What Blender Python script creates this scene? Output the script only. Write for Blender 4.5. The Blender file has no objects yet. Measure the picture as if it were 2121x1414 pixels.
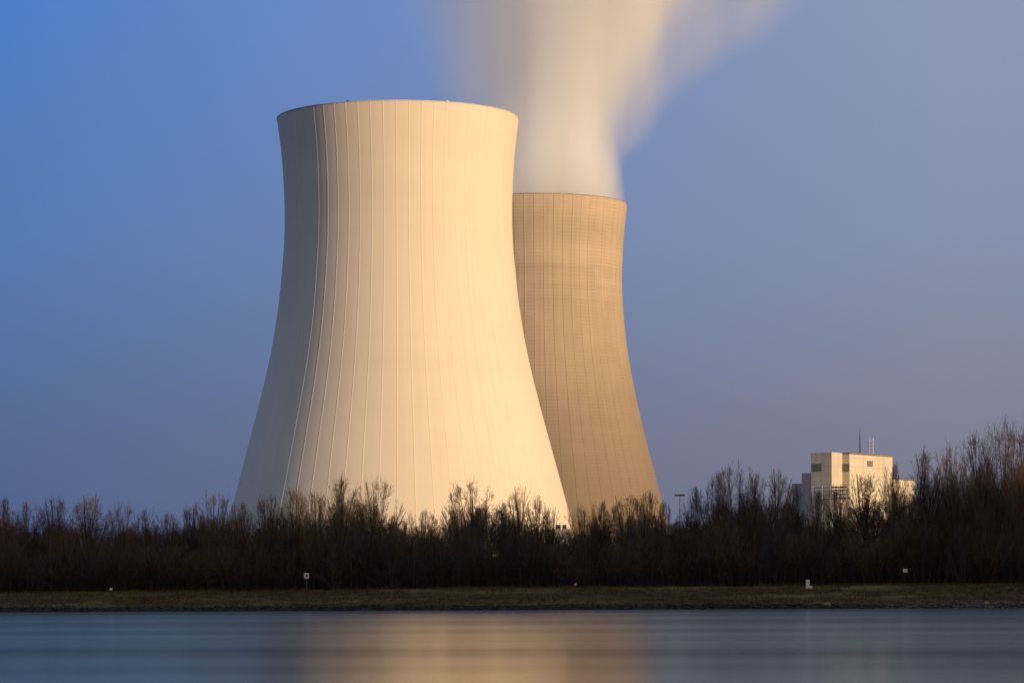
import bpy, math, random
from mathutils import Vector, Matrix, noise
from bisect import bisect_right

R = math.radians
scene = bpy.context.scene
COL = scene.collection

# ------------------------------------------------------------------ camera geometry
FPX = 6300.0                 # focal length in photo pixels (photo 2121 x 1414)
PX, PY = 1060.5, 1228.0      # principal point column, horizon row
CAMZ = 1.76
ROLL = R(0.30)


def at(px, py, Y):
    """point at depth Y seen at photo pixel (px, py)"""
    dx, up = px - PX, PY - py
    c, s = math.cos(ROLL), math.sin(ROLL)
    x, u = dx * c + up * s, -dx * s + up * c
    return Vector((x / FPX * Y, Y, CAMZ + u / FPX * Y))


def interp(pts, x):
    if x <= pts[0][0]:
        return pts[0][1]
    if x >= pts[-1][0]:
        return pts[-1][1]
    i = bisect_right([p[0] for p in pts], x)
    (a, b), (c, d) = pts[i - 1], pts[i]
    return b + (d - b) * (x - a) / (c - a)


def smooth(pts, x):
    """Catmull-Rom through (x, y) points"""
    xs = [p[0] for p in pts]
    if x <= xs[0]:
        return pts[0][1]
    if x >= xs[-1]:
        return pts[-1][1]
    i = bisect_right(xs, x) - 1
    p1, p2 = pts[i], pts[i + 1]
    p0 = pts[i - 1] if i > 0 else p1
    p3 = pts[i + 2] if i + 2 < len(pts) else p2
    h = p2[0] - p1[0]
    t = (x - p1[0]) / h
    m1 = (p2[1] - p0[1]) / max(p2[0] - p0[0], 1e-6) * h
    m2 = (p3[1] - p1[1]) / max(p3[0] - p1[0], 1e-6) * h
    return ((2 * t**3 - 3 * t**2 + 1) * p1[1] + (t**3 - 2 * t**2 + t) * m1
            + (-2 * t**3 + 3 * t**2) * p2[1] + (t**3 - t**2) * m2)


# ------------------------------------------------------------------ object helpers
def link(name, V, F, mat, parent=None, smooth_angle=None):
    me = bpy.data.meshes.new(name)
    me.from_pydata(V, [], F)
    me.validate()
    if mat:
        me.materials.append(mat)
    if smooth_angle is not None:
        me.polygons.foreach_set('use_smooth', [True] * len(me.polygons))
        if smooth_angle < 180:
            me.set_sharp_from_angle(angle=R(smooth_angle))
    o = bpy.data.objects.new(name, me)
    COL.objects.link(o)
    if parent:
        o.parent = parent
    return o


def tag(o, label, cat, group=None):
    o['label'] = label
    o['category'] = cat
    if group:
        o['group'] = group
    return o


def thing(name, label, cat, loc=(0, 0, 0), rz=0.0, group=None):
    o = bpy.data.objects.new(name, None)
    o.empty_display_size = 0.3
    COL.objects.link(o)
    o.location = loc
    o.rotation_euler = (0, 0, rz)
    return tag(o, label, cat, group)


class MB:
    def __init__(self):
        self.V, self.F = [], []

    def box(self, x0, x1, y0, y1, z0, z1, bev=0.0):
        b = len(self.V)
        if bev <= 0:
            for z in (z0, z1):
                self.V += [(x0, y0, z), (x1, y0, z), (x1, y1, z), (x0, y1, z)]
            self.F += [(b, b + 3, b + 2, b + 1), (b + 4, b + 5, b + 6, b + 7)]
            for i in range(4):
                j = (i + 1) % 4
                self.F.append((b + i, b + j, b + 4 + j, b + 4 + i))
            return self
        # chamfered on the vertical edges and the top edge
        def ring(d, z):
            return [(x0 + d + bev, y0 + d, z), (x1 - d - bev, y0 + d, z), (x1 - d, y0 + d + bev, z), (x1 - d, y1 - d - bev, z),
                    (x1 - d - bev, y1 - d, z), (x0 + d + bev, y1 - d, z), (x0 + d, y1 - d - bev, z), (x0 + d, y0 + d + bev, z)]
        for d, z in ((0, z0), (0, z1 - bev), (bev * 0.7, z1)):
            self.V += ring(d, z)
        self.F.append(tuple(b + 7 - i for i in range(8)))
        for k in range(2):
            for i in range(8):
                j = (i + 1) % 8
                self.F.append((b + k * 8 + i, b + k * 8 + j, b + k * 8 + 8 + j, b + k * 8 + 8 + i))
        self.F.append(tuple(b + 16 + i for i in range(8)))
        return self

    def tube(self, pts, rads, n=3, caps=True):
        pts = [Vector(p) for p in pts]
        b = len(self.V)
        d0 = (pts[-1] - pts[0]).normalized()
        ref = Vector((1, 0, 0)) if abs(d0.x) < 0.8 else Vector((0, 1, 0))
        a1 = d0.cross(ref).normalized()
        a2 = d0.cross(a1)
        for p, r in zip(pts, rads):
            for k in range(n):
                t = 2 * math.pi * k / n
                q = p + a1 * (r * math.cos(t)) + a2 * (r * math.sin(t))
                self.V.append((q.x, q.y, q.z))
        for i in range(len(pts) - 1):
            for k in range(n):
                l = (k + 1) % n
                self.F.append((b + i * n + k, b + i * n + l, b + (i + 1) * n + l, b + (i + 1) * n + k))
        if caps:
            self.F.append(tuple(b + n - 1 - k for k in range(n)))
            e = b + (len(pts) - 1) * n
            self.F.append(tuple(e + k for k in range(n)))
        return self

    def build(self, name, mat, parent=None, smooth_angle=None):
        return link(name, self.V, self.F, mat, parent, smooth_angle)


# ------------------------------------------------------------------ material helpers
class NT:
    def __init__(self, tree):
        self.t = tree
        self.n = tree.nodes
        self.l = tree.links

    def new(self, kind, **kw):
        n = self.n.new(kind)
        for k, v in kw.items():
            setattr(n, k, v)
        return n

    def put(self, sock, v):
        if v is None:
            return
        if hasattr(v, 'is_output') or isinstance(v, bpy.types.NodeSocket):
            self.l.new(v, sock)
        else:
            sock.default_value = v

    def math(self, op, a, b=None, c=None, clamp=False):
        n = self.new('ShaderNodeMath', operation=op, use_clamp=clamp)
        for i, v in enumerate((a, b, c)):
            self.put(n.inputs[i], v)
        return n.outputs[0]

    def maprange(self, v, a, b, c=0.0, d=1.0, smoothstep=True):
        n = self.new('ShaderNodeMapRange', interpolation_type='SMOOTHSTEP' if smoothstep else 'LINEAR')
        self.put(n.inputs[0], v)
        for i, x in enumerate((a, b, c, d)):
            self.put(n.inputs[i + 1], x)
        return n.outputs[0]

    def noise(self, vec, scale=1.0, detail=3.0, rough=0.55, dims='3D'):
        n = self.new('ShaderNodeTexNoise', noise_dimensions=dims)
        self.put(n.inputs['Vector' if dims != '1D' else 'W'], vec)
        n.inputs['Scale'].default_value = scale
        n.inputs['Detail'].default_value = detail
        n.inputs['Roughness'].default_value = rough
        return n.outputs[0]

    def mix(self, f, a, b, mode='MIX'):
        n = self.new('ShaderNodeMix', data_type='RGBA', blend_type=mode)
        self.put(n.inputs[0], f)
        self.put(n.inputs[6], a)
        self.put(n.inputs[7], b)
        return n.outputs[2]

    def scale_vec(self, v, s):
        n = self.new('ShaderNodeVectorMath', operation='MULTIPLY')
        self.put(n.inputs[0], v)
        n.inputs[1].default_value = s
        return n.outputs[0]

    def ramp(self, f, stops, interp='LINEAR'):
        n = self.new('ShaderNodeValToRGB')
        cr = n.color_ramp
        cr.interpolation = interp
        while len(cr.elements) < len(stops):
            cr.elements.new(0.5)
        for e, (p, c) in zip(cr.elements, stops):
            e.position = p
            e.color = c if len(c) == 4 else (*c, 1)
        self.put(n.inputs[0], f)
        return n.outputs[0]

    def fcurve(self, x, pts, lo, hi, x0, x1):
        """piecewise linear y(x) as a Float Curve"""
        u = self.maprange(x, x0, x1, 0.0, 1.0, smoothstep=False)
        n = self.new('ShaderNodeFloatCurve')
        c = n.mapping.curves[0]
        n.mapping.extend = 'HORIZONTAL'
        P = [((a - x0) / (x1 - x0), (b - lo) / (hi - lo)) for a, b in pts]
        while len(c.points) < len(P):
            c.points.new(0.5, 0.5)
        for q, (a, b) in zip(c.points, P):
            q.location = (a, b)
        n.mapping.update()
        self.put(n.inputs['Value'], u)
        return self.math('MULTIPLY_ADD', n.outputs[0], hi - lo, lo)


def C(*c):
    return (*c, 1.0)


def srgb(r, g, b):
    f = lambda v: v / 255 / 12.92 if v / 255 <= 0.04045 else ((v / 255 + 0.055) / 1.055) ** 2.4
    return (f(r), f(g), f(b), 1.0)


def material(name, color, rough=0.8, build=None, spec=0.3):
    m = bpy.data.materials.new(name)
    m.use_nodes = True
    nt = NT(m.node_tree)
    p = nt.n['Principled BSDF']
    p.inputs['Base Color'].default_value = color if len(color) == 4 else C(*color)
    p.inputs['Roughness'].default_value = rough
    p.inputs['Specular IOR Level'].default_value = spec
    if build:
        build(nt, p)
    return m


def noisy(c1, c2, scale, rough=0.85, detail=4.0, stretch=(1, 1, 1), name='mottled', coords='Object', spec=0.2):
    def b(nt, p):
        tc = nt.new('ShaderNodeTexCoord')
        v = nt.scale_vec(tc.outputs[coords], stretch)
        f = nt.maprange(nt.noise(v, scale, detail), 0.3, 0.7)
        nt.put(p.inputs['Base Color'], nt.mix(f, C(*c1), C(*c2)))
    return material(name, c1, rough, b, spec)


# ------------------------------------------------------------------ sun, sky
SUN_AZ = R(50)      # to the right of straight behind the camera
SUN_EL = R(3.6)
sun_dir = Vector((math.sin(SUN_AZ) * math.cos(SUN_EL), -math.cos(SUN_AZ) * math.cos(SUN_EL), math.sin(SUN_EL)))
sun = bpy.data.lights.new('sun', 'SUN')
sun.energy = 3.8
sun.angle = R(0.5)
sun.color = (1.0, 0.73, 0.48)
so = bpy.data.objects.new('sun', sun)
COL.objects.link(so)
so.rotation_euler = (-sun_dir).to_track_quat('-Z', 'Y').to_euler()

world = bpy.data.worlds.new('World')
scene.world = world
world.use_nodes = True
w = NT(world.node_tree)
w.n.clear()
out = w.new('ShaderNodeOutputWorld')
bg = w.new('ShaderNodeBackground')
w.l.new(bg.outputs[0], out.inputs[0])
sky = w.new('ShaderNodeTexSky', sky_type='NISHITA', sun_disc=False)
sky.sun_elevation = SUN_EL
sky.sun_rotation = math.atan2(sun_dir.x, sun_dir.y)
sky.dust_density = 2.0
tc = w.new('ShaderNodeTexCoord')
sep = w.new('ShaderNodeSeparateXYZ')
nv = w.new('ShaderNodeVectorMath', operation='NORMALIZE')
w.l.new(tc.outputs['Generated'], nv.inputs[0])
w.l.new(nv.outputs[0], sep.inputs[0])
sx, sy, sz = sep.outputs
# the clear evening sky opposite the sun: deep blue aloft, greying towards the horizon; values divided by the strength below
STR = 0.13


def sk(*c):
    q = srgb(*c)
    return (q[0], q[1], q[2], 1.0)


el = w.math('MULTIPLY', sz, 2.0, clamp=True)
rampL = w.ramp(el, [(0.0, sk(74, 92, 134)), (0.10, sk(81, 103, 146)), (0.23, sk(82, 121, 177)), (0.385, sk(68, 124, 203)), (0.65, sk(66, 112, 180)), (1.0, sk(138, 150, 178))])
rampR = w.ramp(el, [(0.0, sk(118, 117, 134)), (0.10, sk(127, 128, 145)), (0.23, sk(133, 145, 173)), (0.385, sk(141, 153, 181)), (0.65, sk(112, 128, 166)), (1.0, sk(138, 150, 178))])
az = w.maprange(sx, -0.19, 0.14, 0.0, 1.0, smoothstep=False)
front = w.mix(az, rampL, rampR)
dp = w.new('ShaderNodeVectorMath', operation='DOT_PRODUCT')
w.l.new(nv.outputs[0], dp.inputs[0])
dp.inputs[1].default_value = sun_dir
mask = w.maprange(dp.outputs['Value'], 0.85, -0.25, 0.0, 1.0)
front_scaled = w.mix(1.0, front, C(1 / STR, 1 / STR, 1 / STR), 'MULTIPLY')
w.put(bg.inputs[0], w.mix(mask, sky.outputs[0], front_scaled))
bg.inputs[1].default_value = STR

# ------------------------------------------------------------------ camera
cam = bpy.data.cameras.new('camera')
cam.sensor_width = 36.0
cam.lens = FPX / 2121 * 36.0
cam.shift_y = (PY - 707.0) / 2121
cam.clip_start = 0.1
cam.clip_end = 30000
co = bpy.data.objects.new('camera', cam)
COL.objects.link(co)
co.location = (0, 0, CAMZ)
co.rotation_euler = (R(90), ROLL, 0)
scene.camera = co

scene.view_settings.view_transform = 'Standard'
scene.view_settings.look = 'None'
scene.view_settings.exposure = 0.0
scene.view_settings.gamma = 1.0
scene.render.engine = 'CYCLES'
cy = scene.cycles
cy.use_denoising = True
cy.max_bounces = 14
cy.volume_bounces = 12
cy.volume_step_rate = 0.35
cy.volume_max_steps = 256
cy.use_adaptive_sampling = True
cy.adaptive_threshold = 0.01
cy.caustics_reflective = False
cy.caustics_refractive = False


# ------------------------------------------------------------------ ground and water
def bank_y(X):
    """depth of the far waterline"""
    Xc = max(-120.0, min(120.0, X))
    return 319.0 - 0.20 * Xc + 0.7 * noise.noise((X * 0.05, 3.1, 0)) + 0.35 * noise.noise((X * 0.23, 7.7, 0))


def bank_z(X, d):
    """height above the water, d metres behind the far waterline"""
    top = 2.35 + 0.0035 * max(-90, min(90, X)) + 0.12 * noise.noise((X * 0.04, 1.7, 0))
    prof = [(-30, -2.5), (-3, -0.7), (0, 0.0), (0.9, 0.38), (3.5, 0.62), (9, 1.25), (17, top - 0.15), (22, top), (4000, top)]
    z = interp(prof, d)
    if 0.5 < d < 40:
        z += 0.13 * noise.noise((X * 0.30, d * 0.45, 2.0)) + 0.10 * noise.noise((X * 0.9, d * 1.3, 5.0))
    return z


def build_ground():
    xs = [-6000, -3000, -1200, -500, -250, -160, -110]
    x = -90.0
    while x <= 90:
        xs.append(x)
        x += 0.5
    xs += [110, 160, 250, 500, 1200, 3000, 6000]
    ds = [-10, -4, -1.5, -0.5, 0, 0.3, 0.6, 0.9, 1.3, 1.8, 2.4, 3, 3.7, 4.5, 5.4, 6.4, 7.5, 8.7, 10, 11.4, 13, 14.7, 16.5, 18.5, 20.5, 23, 27, 33, 42, 60, 100, 180, 350, 700, 1500, 3500, 9000]
    near = [(-6000, 4.0), (-400, 4.0), (-60, 3.0), (-20, 1.6), (-6, 0.45), (0, 0.22), (4, 0.05), (8, -0.3), (20, -2.0), (60, -3.0)]
    V, F = [], []
    for X in xs:
        for y, z in near:
            V.append((X, y, z))
        for d in ds:
            V.append((X, bank_y(X) + d, bank_z(X, d)))
    n = len(near) + len(ds)
    for i in range(len(xs) - 1):
        for j in range(n - 1):
            a = i * n + j
            F.append((a, a + n, a + n + 1, a + 1))

    def b(nt, p):
        tc = nt.new('ShaderNodeTexCoord')
        geo = nt.new('ShaderNodeSeparateXYZ')
        nt.l.new(tc.outputs['Object'], geo.inputs[0])
        v = nt.scale_vec(tc.outputs['Object'], (0.12, 0.5, 1.0))
        f1 = nt.maprange(nt.noise(v, 1.0, 5, 0.6), 0.35, 0.66)
        f2 = nt.maprange(nt.noise(tc.outputs['Object'], 1.6, 4, 0.65), 0.35, 0.7)
        grass = nt.mix(f1, C(0.095, 0.082, 0.020), C(0.135, 0.080, 0.030))
        grass = nt.mix(f2, grass, C(0.030, 0.026, 0.012))
        v3 = nt.scale_vec(tc.outputs['Object'], (0.07, 0.22, 1.0))
        f3 = nt.maprange(nt.noise(v3, 1.0, 4, 0.6), 0.48, 0.68)
        grass = nt.mix(f3, grass, C(0.175, 0.140, 0.045))
        stone = nt.mix(f2, C(0.05, 0.042, 0.034), C(0.022, 0.019, 0.016))
        # bare reddish earth on the bank at the far right
        dv = nt.new('ShaderNodeVectorMath', operation='DISTANCE')
        nt.l.new(tc.outputs['Object'], dv.inputs[0])
        dv.inputs[1].default_value = (57.5, 317.5, 1.6)
        ed = nt.math('ADD', dv.outputs['Value'], nt.math('MULTIPLY', f1, 2.0))
        grass = nt.mix(nt.maprange(ed, 3.0, 7.0, 1.0, 0.0), grass, C(0.16, 0.065, 0.030))
        low = nt.maprange(geo.outputs[2], 0.30, 0.75, 1.0, 0.0)
        nt.put(p.inputs['Base Color'], nt.mix(low, grass, stone))
    m = material('bank_grass_soil', (0.06, 0.06, 0.02), 0.95, b, 0.1)
    o = link('ground', V, F, m, None, 180)
    o['kind'] = 'structure'


build_ground()


def build_water():
    def b(nt, p):
        tc = nt.new('ShaderNodeTexCoord')
        st = nt.scale_vec(tc.outputs['Object'], (0.010, 0.16, 1.0))
        n1 = nt.noise(st, 1.0, 3, 0.5)
        st2 = nt.scale_vec(tc.outputs['Object'], (0.0035, 0.030, 1.0))
        n2 = nt.noise(st2, 1.0, 2, 0.5)
        s = nt.math('MULTIPLY_ADD', n1, 0.20, nt.math('MULTIPLY', n2, 0.80))
        ro = nt.maprange(s, 0.36, 0.64, 0.155, 0.182)
        # a smoother current line lying across the river
        xyz = nt.new('ShaderNodeSeparateXYZ')
        nt.l.new(tc.outputs['Object'], xyz.inputs[0])
        yy = nt.math('ADD', xyz.outputs[1], nt.math('MULTIPLY_ADD', n2, 30.0, -15.0))
        dl = nt.math('ABSOLUTE', nt.math('SUBTRACT', nt.math('ADD', yy, nt.math('MULTIPLY', xyz.outputs[0], 0.35)), 90.0))
        slick = nt.math('MULTIPLY', nt.maprange(dl, 2.0, 11.0, 1.0, 0.0), nt.maprange(n1, 0.35, 0.6, 0.4, 1.0))
        ro = nt.math('MULTIPLY_ADD', slick, -0.030, ro)
        nt.put(p.inputs['Roughness'], ro)
        bump = nt.new('ShaderNodeBump')
        bump.inputs['Strength'].default_value = 0.03
        bump.inputs['Distance'].default_value = 0.25
        nt.put(bump.inputs['Height'], n1)
        nt.put(p.inputs['Normal'], bump.outputs[0])
        # ripples turn most facets towards the viewer, so the river mirrors only about a third of the light
        p.inputs['Specular IOR Level'].default_value = 0.0
        gl = nt.new('ShaderNodeBsdfGlossy', distribution='GGX')
        gl.inputs['Color'].default_value = C(0.73, 0.68, 0.535)
        nt.put(gl.inputs['Roughness'], ro)
        # wavelets with their crests along the stream scatter wider sideways than up and down
        gl.inputs['Anisotropy'].default_value = -0.38
        tg = nt.new('ShaderNodeCombineXYZ')
        tg.inputs[0].default_value = 1.0
        nt.l.new(tg.outputs[0], gl.inputs['Tangent'])
        nt.put(gl.inputs['Normal'], bump.outputs[0])
        ad = nt.new('ShaderNodeAddShader')
        nt.l.new(p.outputs[0], ad.inputs[0])
        nt.l.new(gl.outputs[0], ad.inputs[1])
        nt.l.new(ad.outputs[0], nt.n['Material Output'].inputs['Surface'])
    m = material('river_water', (0.005, 0.034, 0.060), 0.3, b, 0.5)
    V, F = [], []
    xs = [-6000, -1000, -200, -100, 0, 100, 200, 1000, 6000]
    ys = [1.0, 60, 120, 180, 240, 300, 352]
    for x in xs:
        for y in ys:
            V.append((x, y, 0.0))
    n = len(ys)
    for i in range(len(xs) - 1):
        for j in range(n - 1):
            a = i * n + j
            F.append((a, a + n, a + n + 1, a + 1))
    o = link('water', V, F, m)
    o['kind'] = 'structure'


build_water()


def build_shade_hill():
    """an unseen ridge to the right behind the camera, added to throw shade on the far bank"""
    sd = Vector((sun_dir.x, sun_dir.y, 0)).normalized()
    pd = Vector((-sd.y, sd.x, 0))
    if pd.y < 0:
        pd = -pd
    c = Vector((0, 350, 0)) + sd * 660
    V, F = [], []
    N, prof = 120, [(-160, 0), (-110, .25), (-60, .62), (-20, .93), (0, 1.0), (25, .95), (80, .55), (150, .2), (220, 0)]
    for i in range(N + 1):
        p = -330 + 660 * i / N
        h = (51.0 - 0.05 * max(-60, min(60, p))) * min(1, (330 - abs(p)) / 70) ** 0.7 + 1.6 * noise.noise((p * 0.06, 0, 0)) + 2.2 * noise.noise((p * 0.17, 4, 0))  # added ridge out of view; crest height and tilt set where its shade falls
        for s, k in prof:
            q = c + pd * p + sd * s
            V.append((q.x, q.y, -1.0 + 5.0 * (1 if k else 0) + max(0, h) * k))
    n = len(prof)
    for i in range(N):
        for j in range(n - 1):
            a = i * n + j
            F.append((a, a + n, a + n + 1, a + 1))
    m = noisy((0.04, 0.045, 0.02), (0.07, 0.055, 0.035), 0.08, name='shade_hill_cover')
    o = link('shade_hill', V, F, m, None, 180)
    o['kind'] = 'structure'


build_shade_hill()


# ------------------------------------------------------------------ cooling towers
def tower_material(name, c_hi, c_lo, bands, grid):
    def b(nt, p):
        tc = nt.new('ShaderNodeTexCoord')
        xyz = nt.new('ShaderNodeSeparateXYZ')
        nt.l.new(tc.outputs['Object'], xyz.inputs[0])
        ang = nt.math('ARCTAN2', xyz.outputs[1], xyz.outputs[0])
        z = xyz.outputs[2]
        # streaks running down the shell
        cv = nt.new('ShaderNodeCombineXYZ')
        nt.put(cv.inputs[0], nt.math('MULTIPLY', ang, 38.0))
        nt.put(cv.inputs[1], nt.math('MULTIPLY', z, 0.012))
        streak = nt.maprange(nt.noise(cv.outputs[0], 1.0, 4, 0.6), 0.3, 0.7)
        # casting bands round the shell
        bw = nt.noise(nt.math('MULTIPLY', z, 0.055), 1.0, 4, 0.65, '1D')
        band = nt.maprange(bw, 0.35, 0.65)
        big = nt.maprange(nt.noise(tc.outputs['Object'], 0.03, 4, 0.6), 0.35, 0.65)
        f = nt.math('ADD', nt.math('MULTIPLY', streak, 0.30), nt.math('ADD', nt.math('MULTIPLY', band, 0.30 if bands else 0.14), nt.math('MULTIPLY', big, 0.30)))
        col = nt.mix(nt.math('MINIMUM', f, 1.0), C(*c_hi), C(*c_lo))
        if bands:
            # the lower lifts were cast in a browner, darker concrete
            edge = nt.math('ADD', z, nt.math('MULTIPLY_ADD', band, 16.0, -8.0))
            low = nt.maprange(edge, 25.0, 135.0, 1.0, 0.0)
            col = nt.mix(nt.math('MULTIPLY', low, 0.85), col, C(*bands))
        if grid:
            dz = nt.math('FRACT', nt.math('DIVIDE', z, 1.35))
            lz = nt.maprange(nt.math('ABSOLUTE', nt.math('SUBTRACT', dz, 0.5)), 0.30, 0.5, 0.0, 1.0)
            da = nt.math('FRACT', nt.math('MULTIPLY', ang, 180 / (2 * math.pi)))
            la = nt.maprange(nt.math('ABSOLUTE', nt.math('SUBTRACT', da, 0.5)), 0.40, 0.5, 0.0, 1.0)
            cl = nt.new('ShaderNodeCombineXYZ')
            nt.put(cl.inputs[0], nt.math('MULTIPLY', ang, 6.0))
            nt.put(cl.inputs[1], nt.math('MULTIPLY', z, 0.09))
            wear = nt.maprange(nt.noise(cl.outputs[0], 1.0, 3, 0.6), 0.38, 0.64, 0.0, 1.0)
            g = nt.math('MULTIPLY', nt.math('MAXIMUM', lz, nt.math('MULTIPLY', la, 0.25)), nt.math('MULTIPLY', wear, grid))
            col = nt.mix(g, col, C(c_lo[0] * 0.45, c_lo[1] * 0.42, c_lo[2] * 0.4))
        nt.put(p.inputs['Base Color'], col)
    return material(name, c_hi, 0.9, b, 0.15)


def cooling_tower(name, label, px, Y, prof_px, zb, mat, phase, rib_h, rib_w, rim_mat, lights=()):
    base = at(px, PY, Y)
    base.z = 2.4
    k = Y / FPX
    root = thing(name, label, 'cooling tower', base)
    prof = sorted(((PY - y) * k + CAMZ - base.z, hw * k) for y, hw in prof_px)
    ztop = prof[-1][0]
    prof = [(z, r) for z, r in prof if z > zb]
    # straight run of the shell down to its lower edge
    (z0, r0), (z1, r1) = prof[0], prof[1]
    prof = [(zb, r0 - (r1 - r0) / (z1 - z0) * (z0 - zb))] + prof
    N = 60
    zs = [zb + (ztop - zb) * i / 64 for i in range(65)]
    offs = []                      # (fraction of the panel, height)
    hw = rib_w / 2
    offs += [(0.0, -hw, 0.0), (0.0, -hw * 0.6, rib_h), (0.0, hw * 0.6, rib_h), (0.0, hw, 0.0)]
    offs += [(q / 5, 0.0, 0.0) for q in range(1, 5)]
    cols = []
    for i in range(N):
        for o, m, h in offs:
            cols.append(((i + o) * 2 * math.pi / N + phase, m, h))
    V, F = [], []
    M = len(cols)
    for z in zs:
        r = smooth(prof, z)
        for a, m, h in cols:
            a += m / r
            V.append(((r + h) * math.cos(a), (r + h) * math.sin(a), z))
    for z in zs:                   # the inner face
        r = smooth(prof, z) - 0.9
        for a, m, h in cols:
            a += m / r
            V.append((r * math.cos(a), r * math.sin(a), z))
    L = len(zs)
    for j in range(L - 1):
        for i in range(M):
            i2 = (i + 1) % M
            F.append((j * M + i, j * M + i2, (j + 1) * M + i2, (j + 1) * M + i))
            b = L * M
            F.append((b + j * M + i2, b + j * M + i, b + (j + 1) * M + i, b + (j + 1) * M + i2))
    for i in range(M):
        i2 = (i + 1) % M
        t, b = (L - 1) * M, L * M + (L - 1) * M
        F.append((t + i, t + i2, b + i2, b + i))
        F.append((i2, i, L * M + i, L * M + i2))
    link('shell', V, F, mat, root, 14)
    # stiffening ring on the lip
    rt = smooth(prof, ztop)
    sec = [(rt - 1.1, ztop + 0.003), (rt + 0.14, ztop + 0.003), (rt + 0.14, ztop + 0.30), (rt - 1.1, ztop + 0.30)]
    V, F, n = [], [], 240
    for i in range(n):
        a = 2 * math.pi * i / n
        V += [(r * math.cos(a), r * math.sin(a), z) for r, z in sec]
    for i in range(n):
        i2 = (i + 1) % n
        for q in range(4):
            q2 = (q + 1) % 4
            F.append((i * 4 + q, i2 * 4 + q, i2 * 4 + q2, i * 4 + q2))
    link('rim', V, F, rim_mat, root, 30)
    # diagonal columns that carry the shell over its air inlet, on a ring footing
    rb = smooth(prof, zb)
    m = MB()
    for i in range(48):
        a0, a1, a2 = (2 * math.pi * (i + f) / 48 for f in (0.0, 0.5, 1.0))
        foot = ((rb + 4.0) * math.cos(a1), (rb + 4.0) * math.sin(a1), 0.6)
        for a in (a0 + 0.004, a2 - 0.004):
            m.tube([foot, ((rb - 0.45) * math.cos(a), (rb - 0.45) * math.sin(a), zb - 0.004)], [0.45, 0.45], 6)
    m.build('colonnade', MAT['column'], root, 30)
    m = MB()
    for q in range(120):
        a, c = 2 * math.pi * q / 120, 2 * math.pi * (q + 1) / 120
        b = len(m.V)
        for t in (a, c):
            m.V += [(r * math.cos(t), r * math.sin(t), z) for r, z in ((rb + 2.5, -0.6), (rb + 5.5, -0.6), (rb + 5.5, 0.6), (rb + 2.5, 0.6))]
        for u in range(4):
            v = (u + 1) % 4
            m.F.append((b + u, b + 4 + u, b + 4 + v, b + v))
    m.build('footing', MAT['column'], root)
    for lx, cm in lights:
        a = math.asin(max(-1, min(1, (lx - px) * k / rt)))
        q = Vector((math.sin(a), -math.cos(a), 0)) * (rt - 0.1)
        m = MB()
        m.box(-0.45, 0.45, -0.35, 0.35, ztop + 0.304, ztop + 0.50, 0.05)
        m.tube([(0, 0, ztop + 0.50), (0, 0, ztop + 0.68)], [0.18, 0.14], 10)
        lo = m.build('warning_light', cm, root, 30)
        lo.location = (q.x, q.y, 0)
        lo.rotation_euler = (0, 0, a)
    return root, base, ztop, rt


MAT = {}
MAT['rim'] = noisy((0.34, 0.29, 0.25), (0.24, 0.20, 0.18), 0.3, name='weathered_lip_concrete')
MAT['rim_pale'] = noisy((0.62, 0.57, 0.50), (0.52, 0.47, 0.42), 0.3, name='pale_lip_concrete')
MAT['column'] = noisy((0.35, 0.33, 0.30), (0.25, 0.23, 0.21), 0.2, name='column_concrete')
MAT['dark_metal'] = noisy((0.030, 0.028, 0.030), (0.05, 0.045, 0.042), 2.0, 0.6, name='dark_painted_metal')
MAT['lamp_red'] = noisy((0.10, 0.02, 0.03), (0.07, 0.02, 0.03), 2.0, 0.5, name='red_lamp_housing')
MAT['white_paint'] = noisy((0.82, 0.82, 0.80), (0.70, 0.70, 0.69), 1.5, 0.6, name='white_paint')

T1 = [(248, 249.6), (285, 245), (324, 240.5), (387, 236.6), (449, 235.2), (511, 237), (558, 241), (600, 244.9), (640, 249.8), (700, 259.3), (763, 272),
      (835, 289.5), (900, 306.7), (975, 326.8), (1046, 345.8), (1085, 356.2)]
T2 = [(427, 195.3), (455, 192.2), (481, 189.3), (538, 185.4), (575, 184.0), (613, 184.7), (670, 188.6), (736, 196.3), (804, 208.2), (858, 219.5), (910, 231.3),
      (955, 243), (997, 253.8), (1031, 262.4)]
mt1 = tower_material('pale_coated_concrete', (0.80, 0.71, 0.575), (0.70, 0.615, 0.49), None, 0)
mt2 = tower_material('bare_weathered_concrete', (0.59, 0.475, 0.345), (0.36, 0.29, 0.215), (0.205, 0.158, 0.115), 0.24)
near_tower, b1, zt1, rt1 = cooling_tower('cooling_tower', 'large pale smooth cooling tower with fine vertical ribs, the nearer of the two', 829.5, 970.0, T1, 10.0, mt1,
                                         R(-90) + math.asin(5 / 249.0), 0.042, 0.38, MAT['rim_pale'], [(738, MAT['lamp_red']), (937, MAT['white_paint'])])
far_tower, b2, zt2, rt2 = cooling_tower('cooling_tower', 'brown weathered cooling tower with casting bands, steaming behind the pale one', 1107.0, 1200.0, T2, 10.0, mt2,
                                        R(-90) + 0.01, 0.085, 0.40, MAT['rim'])


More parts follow.
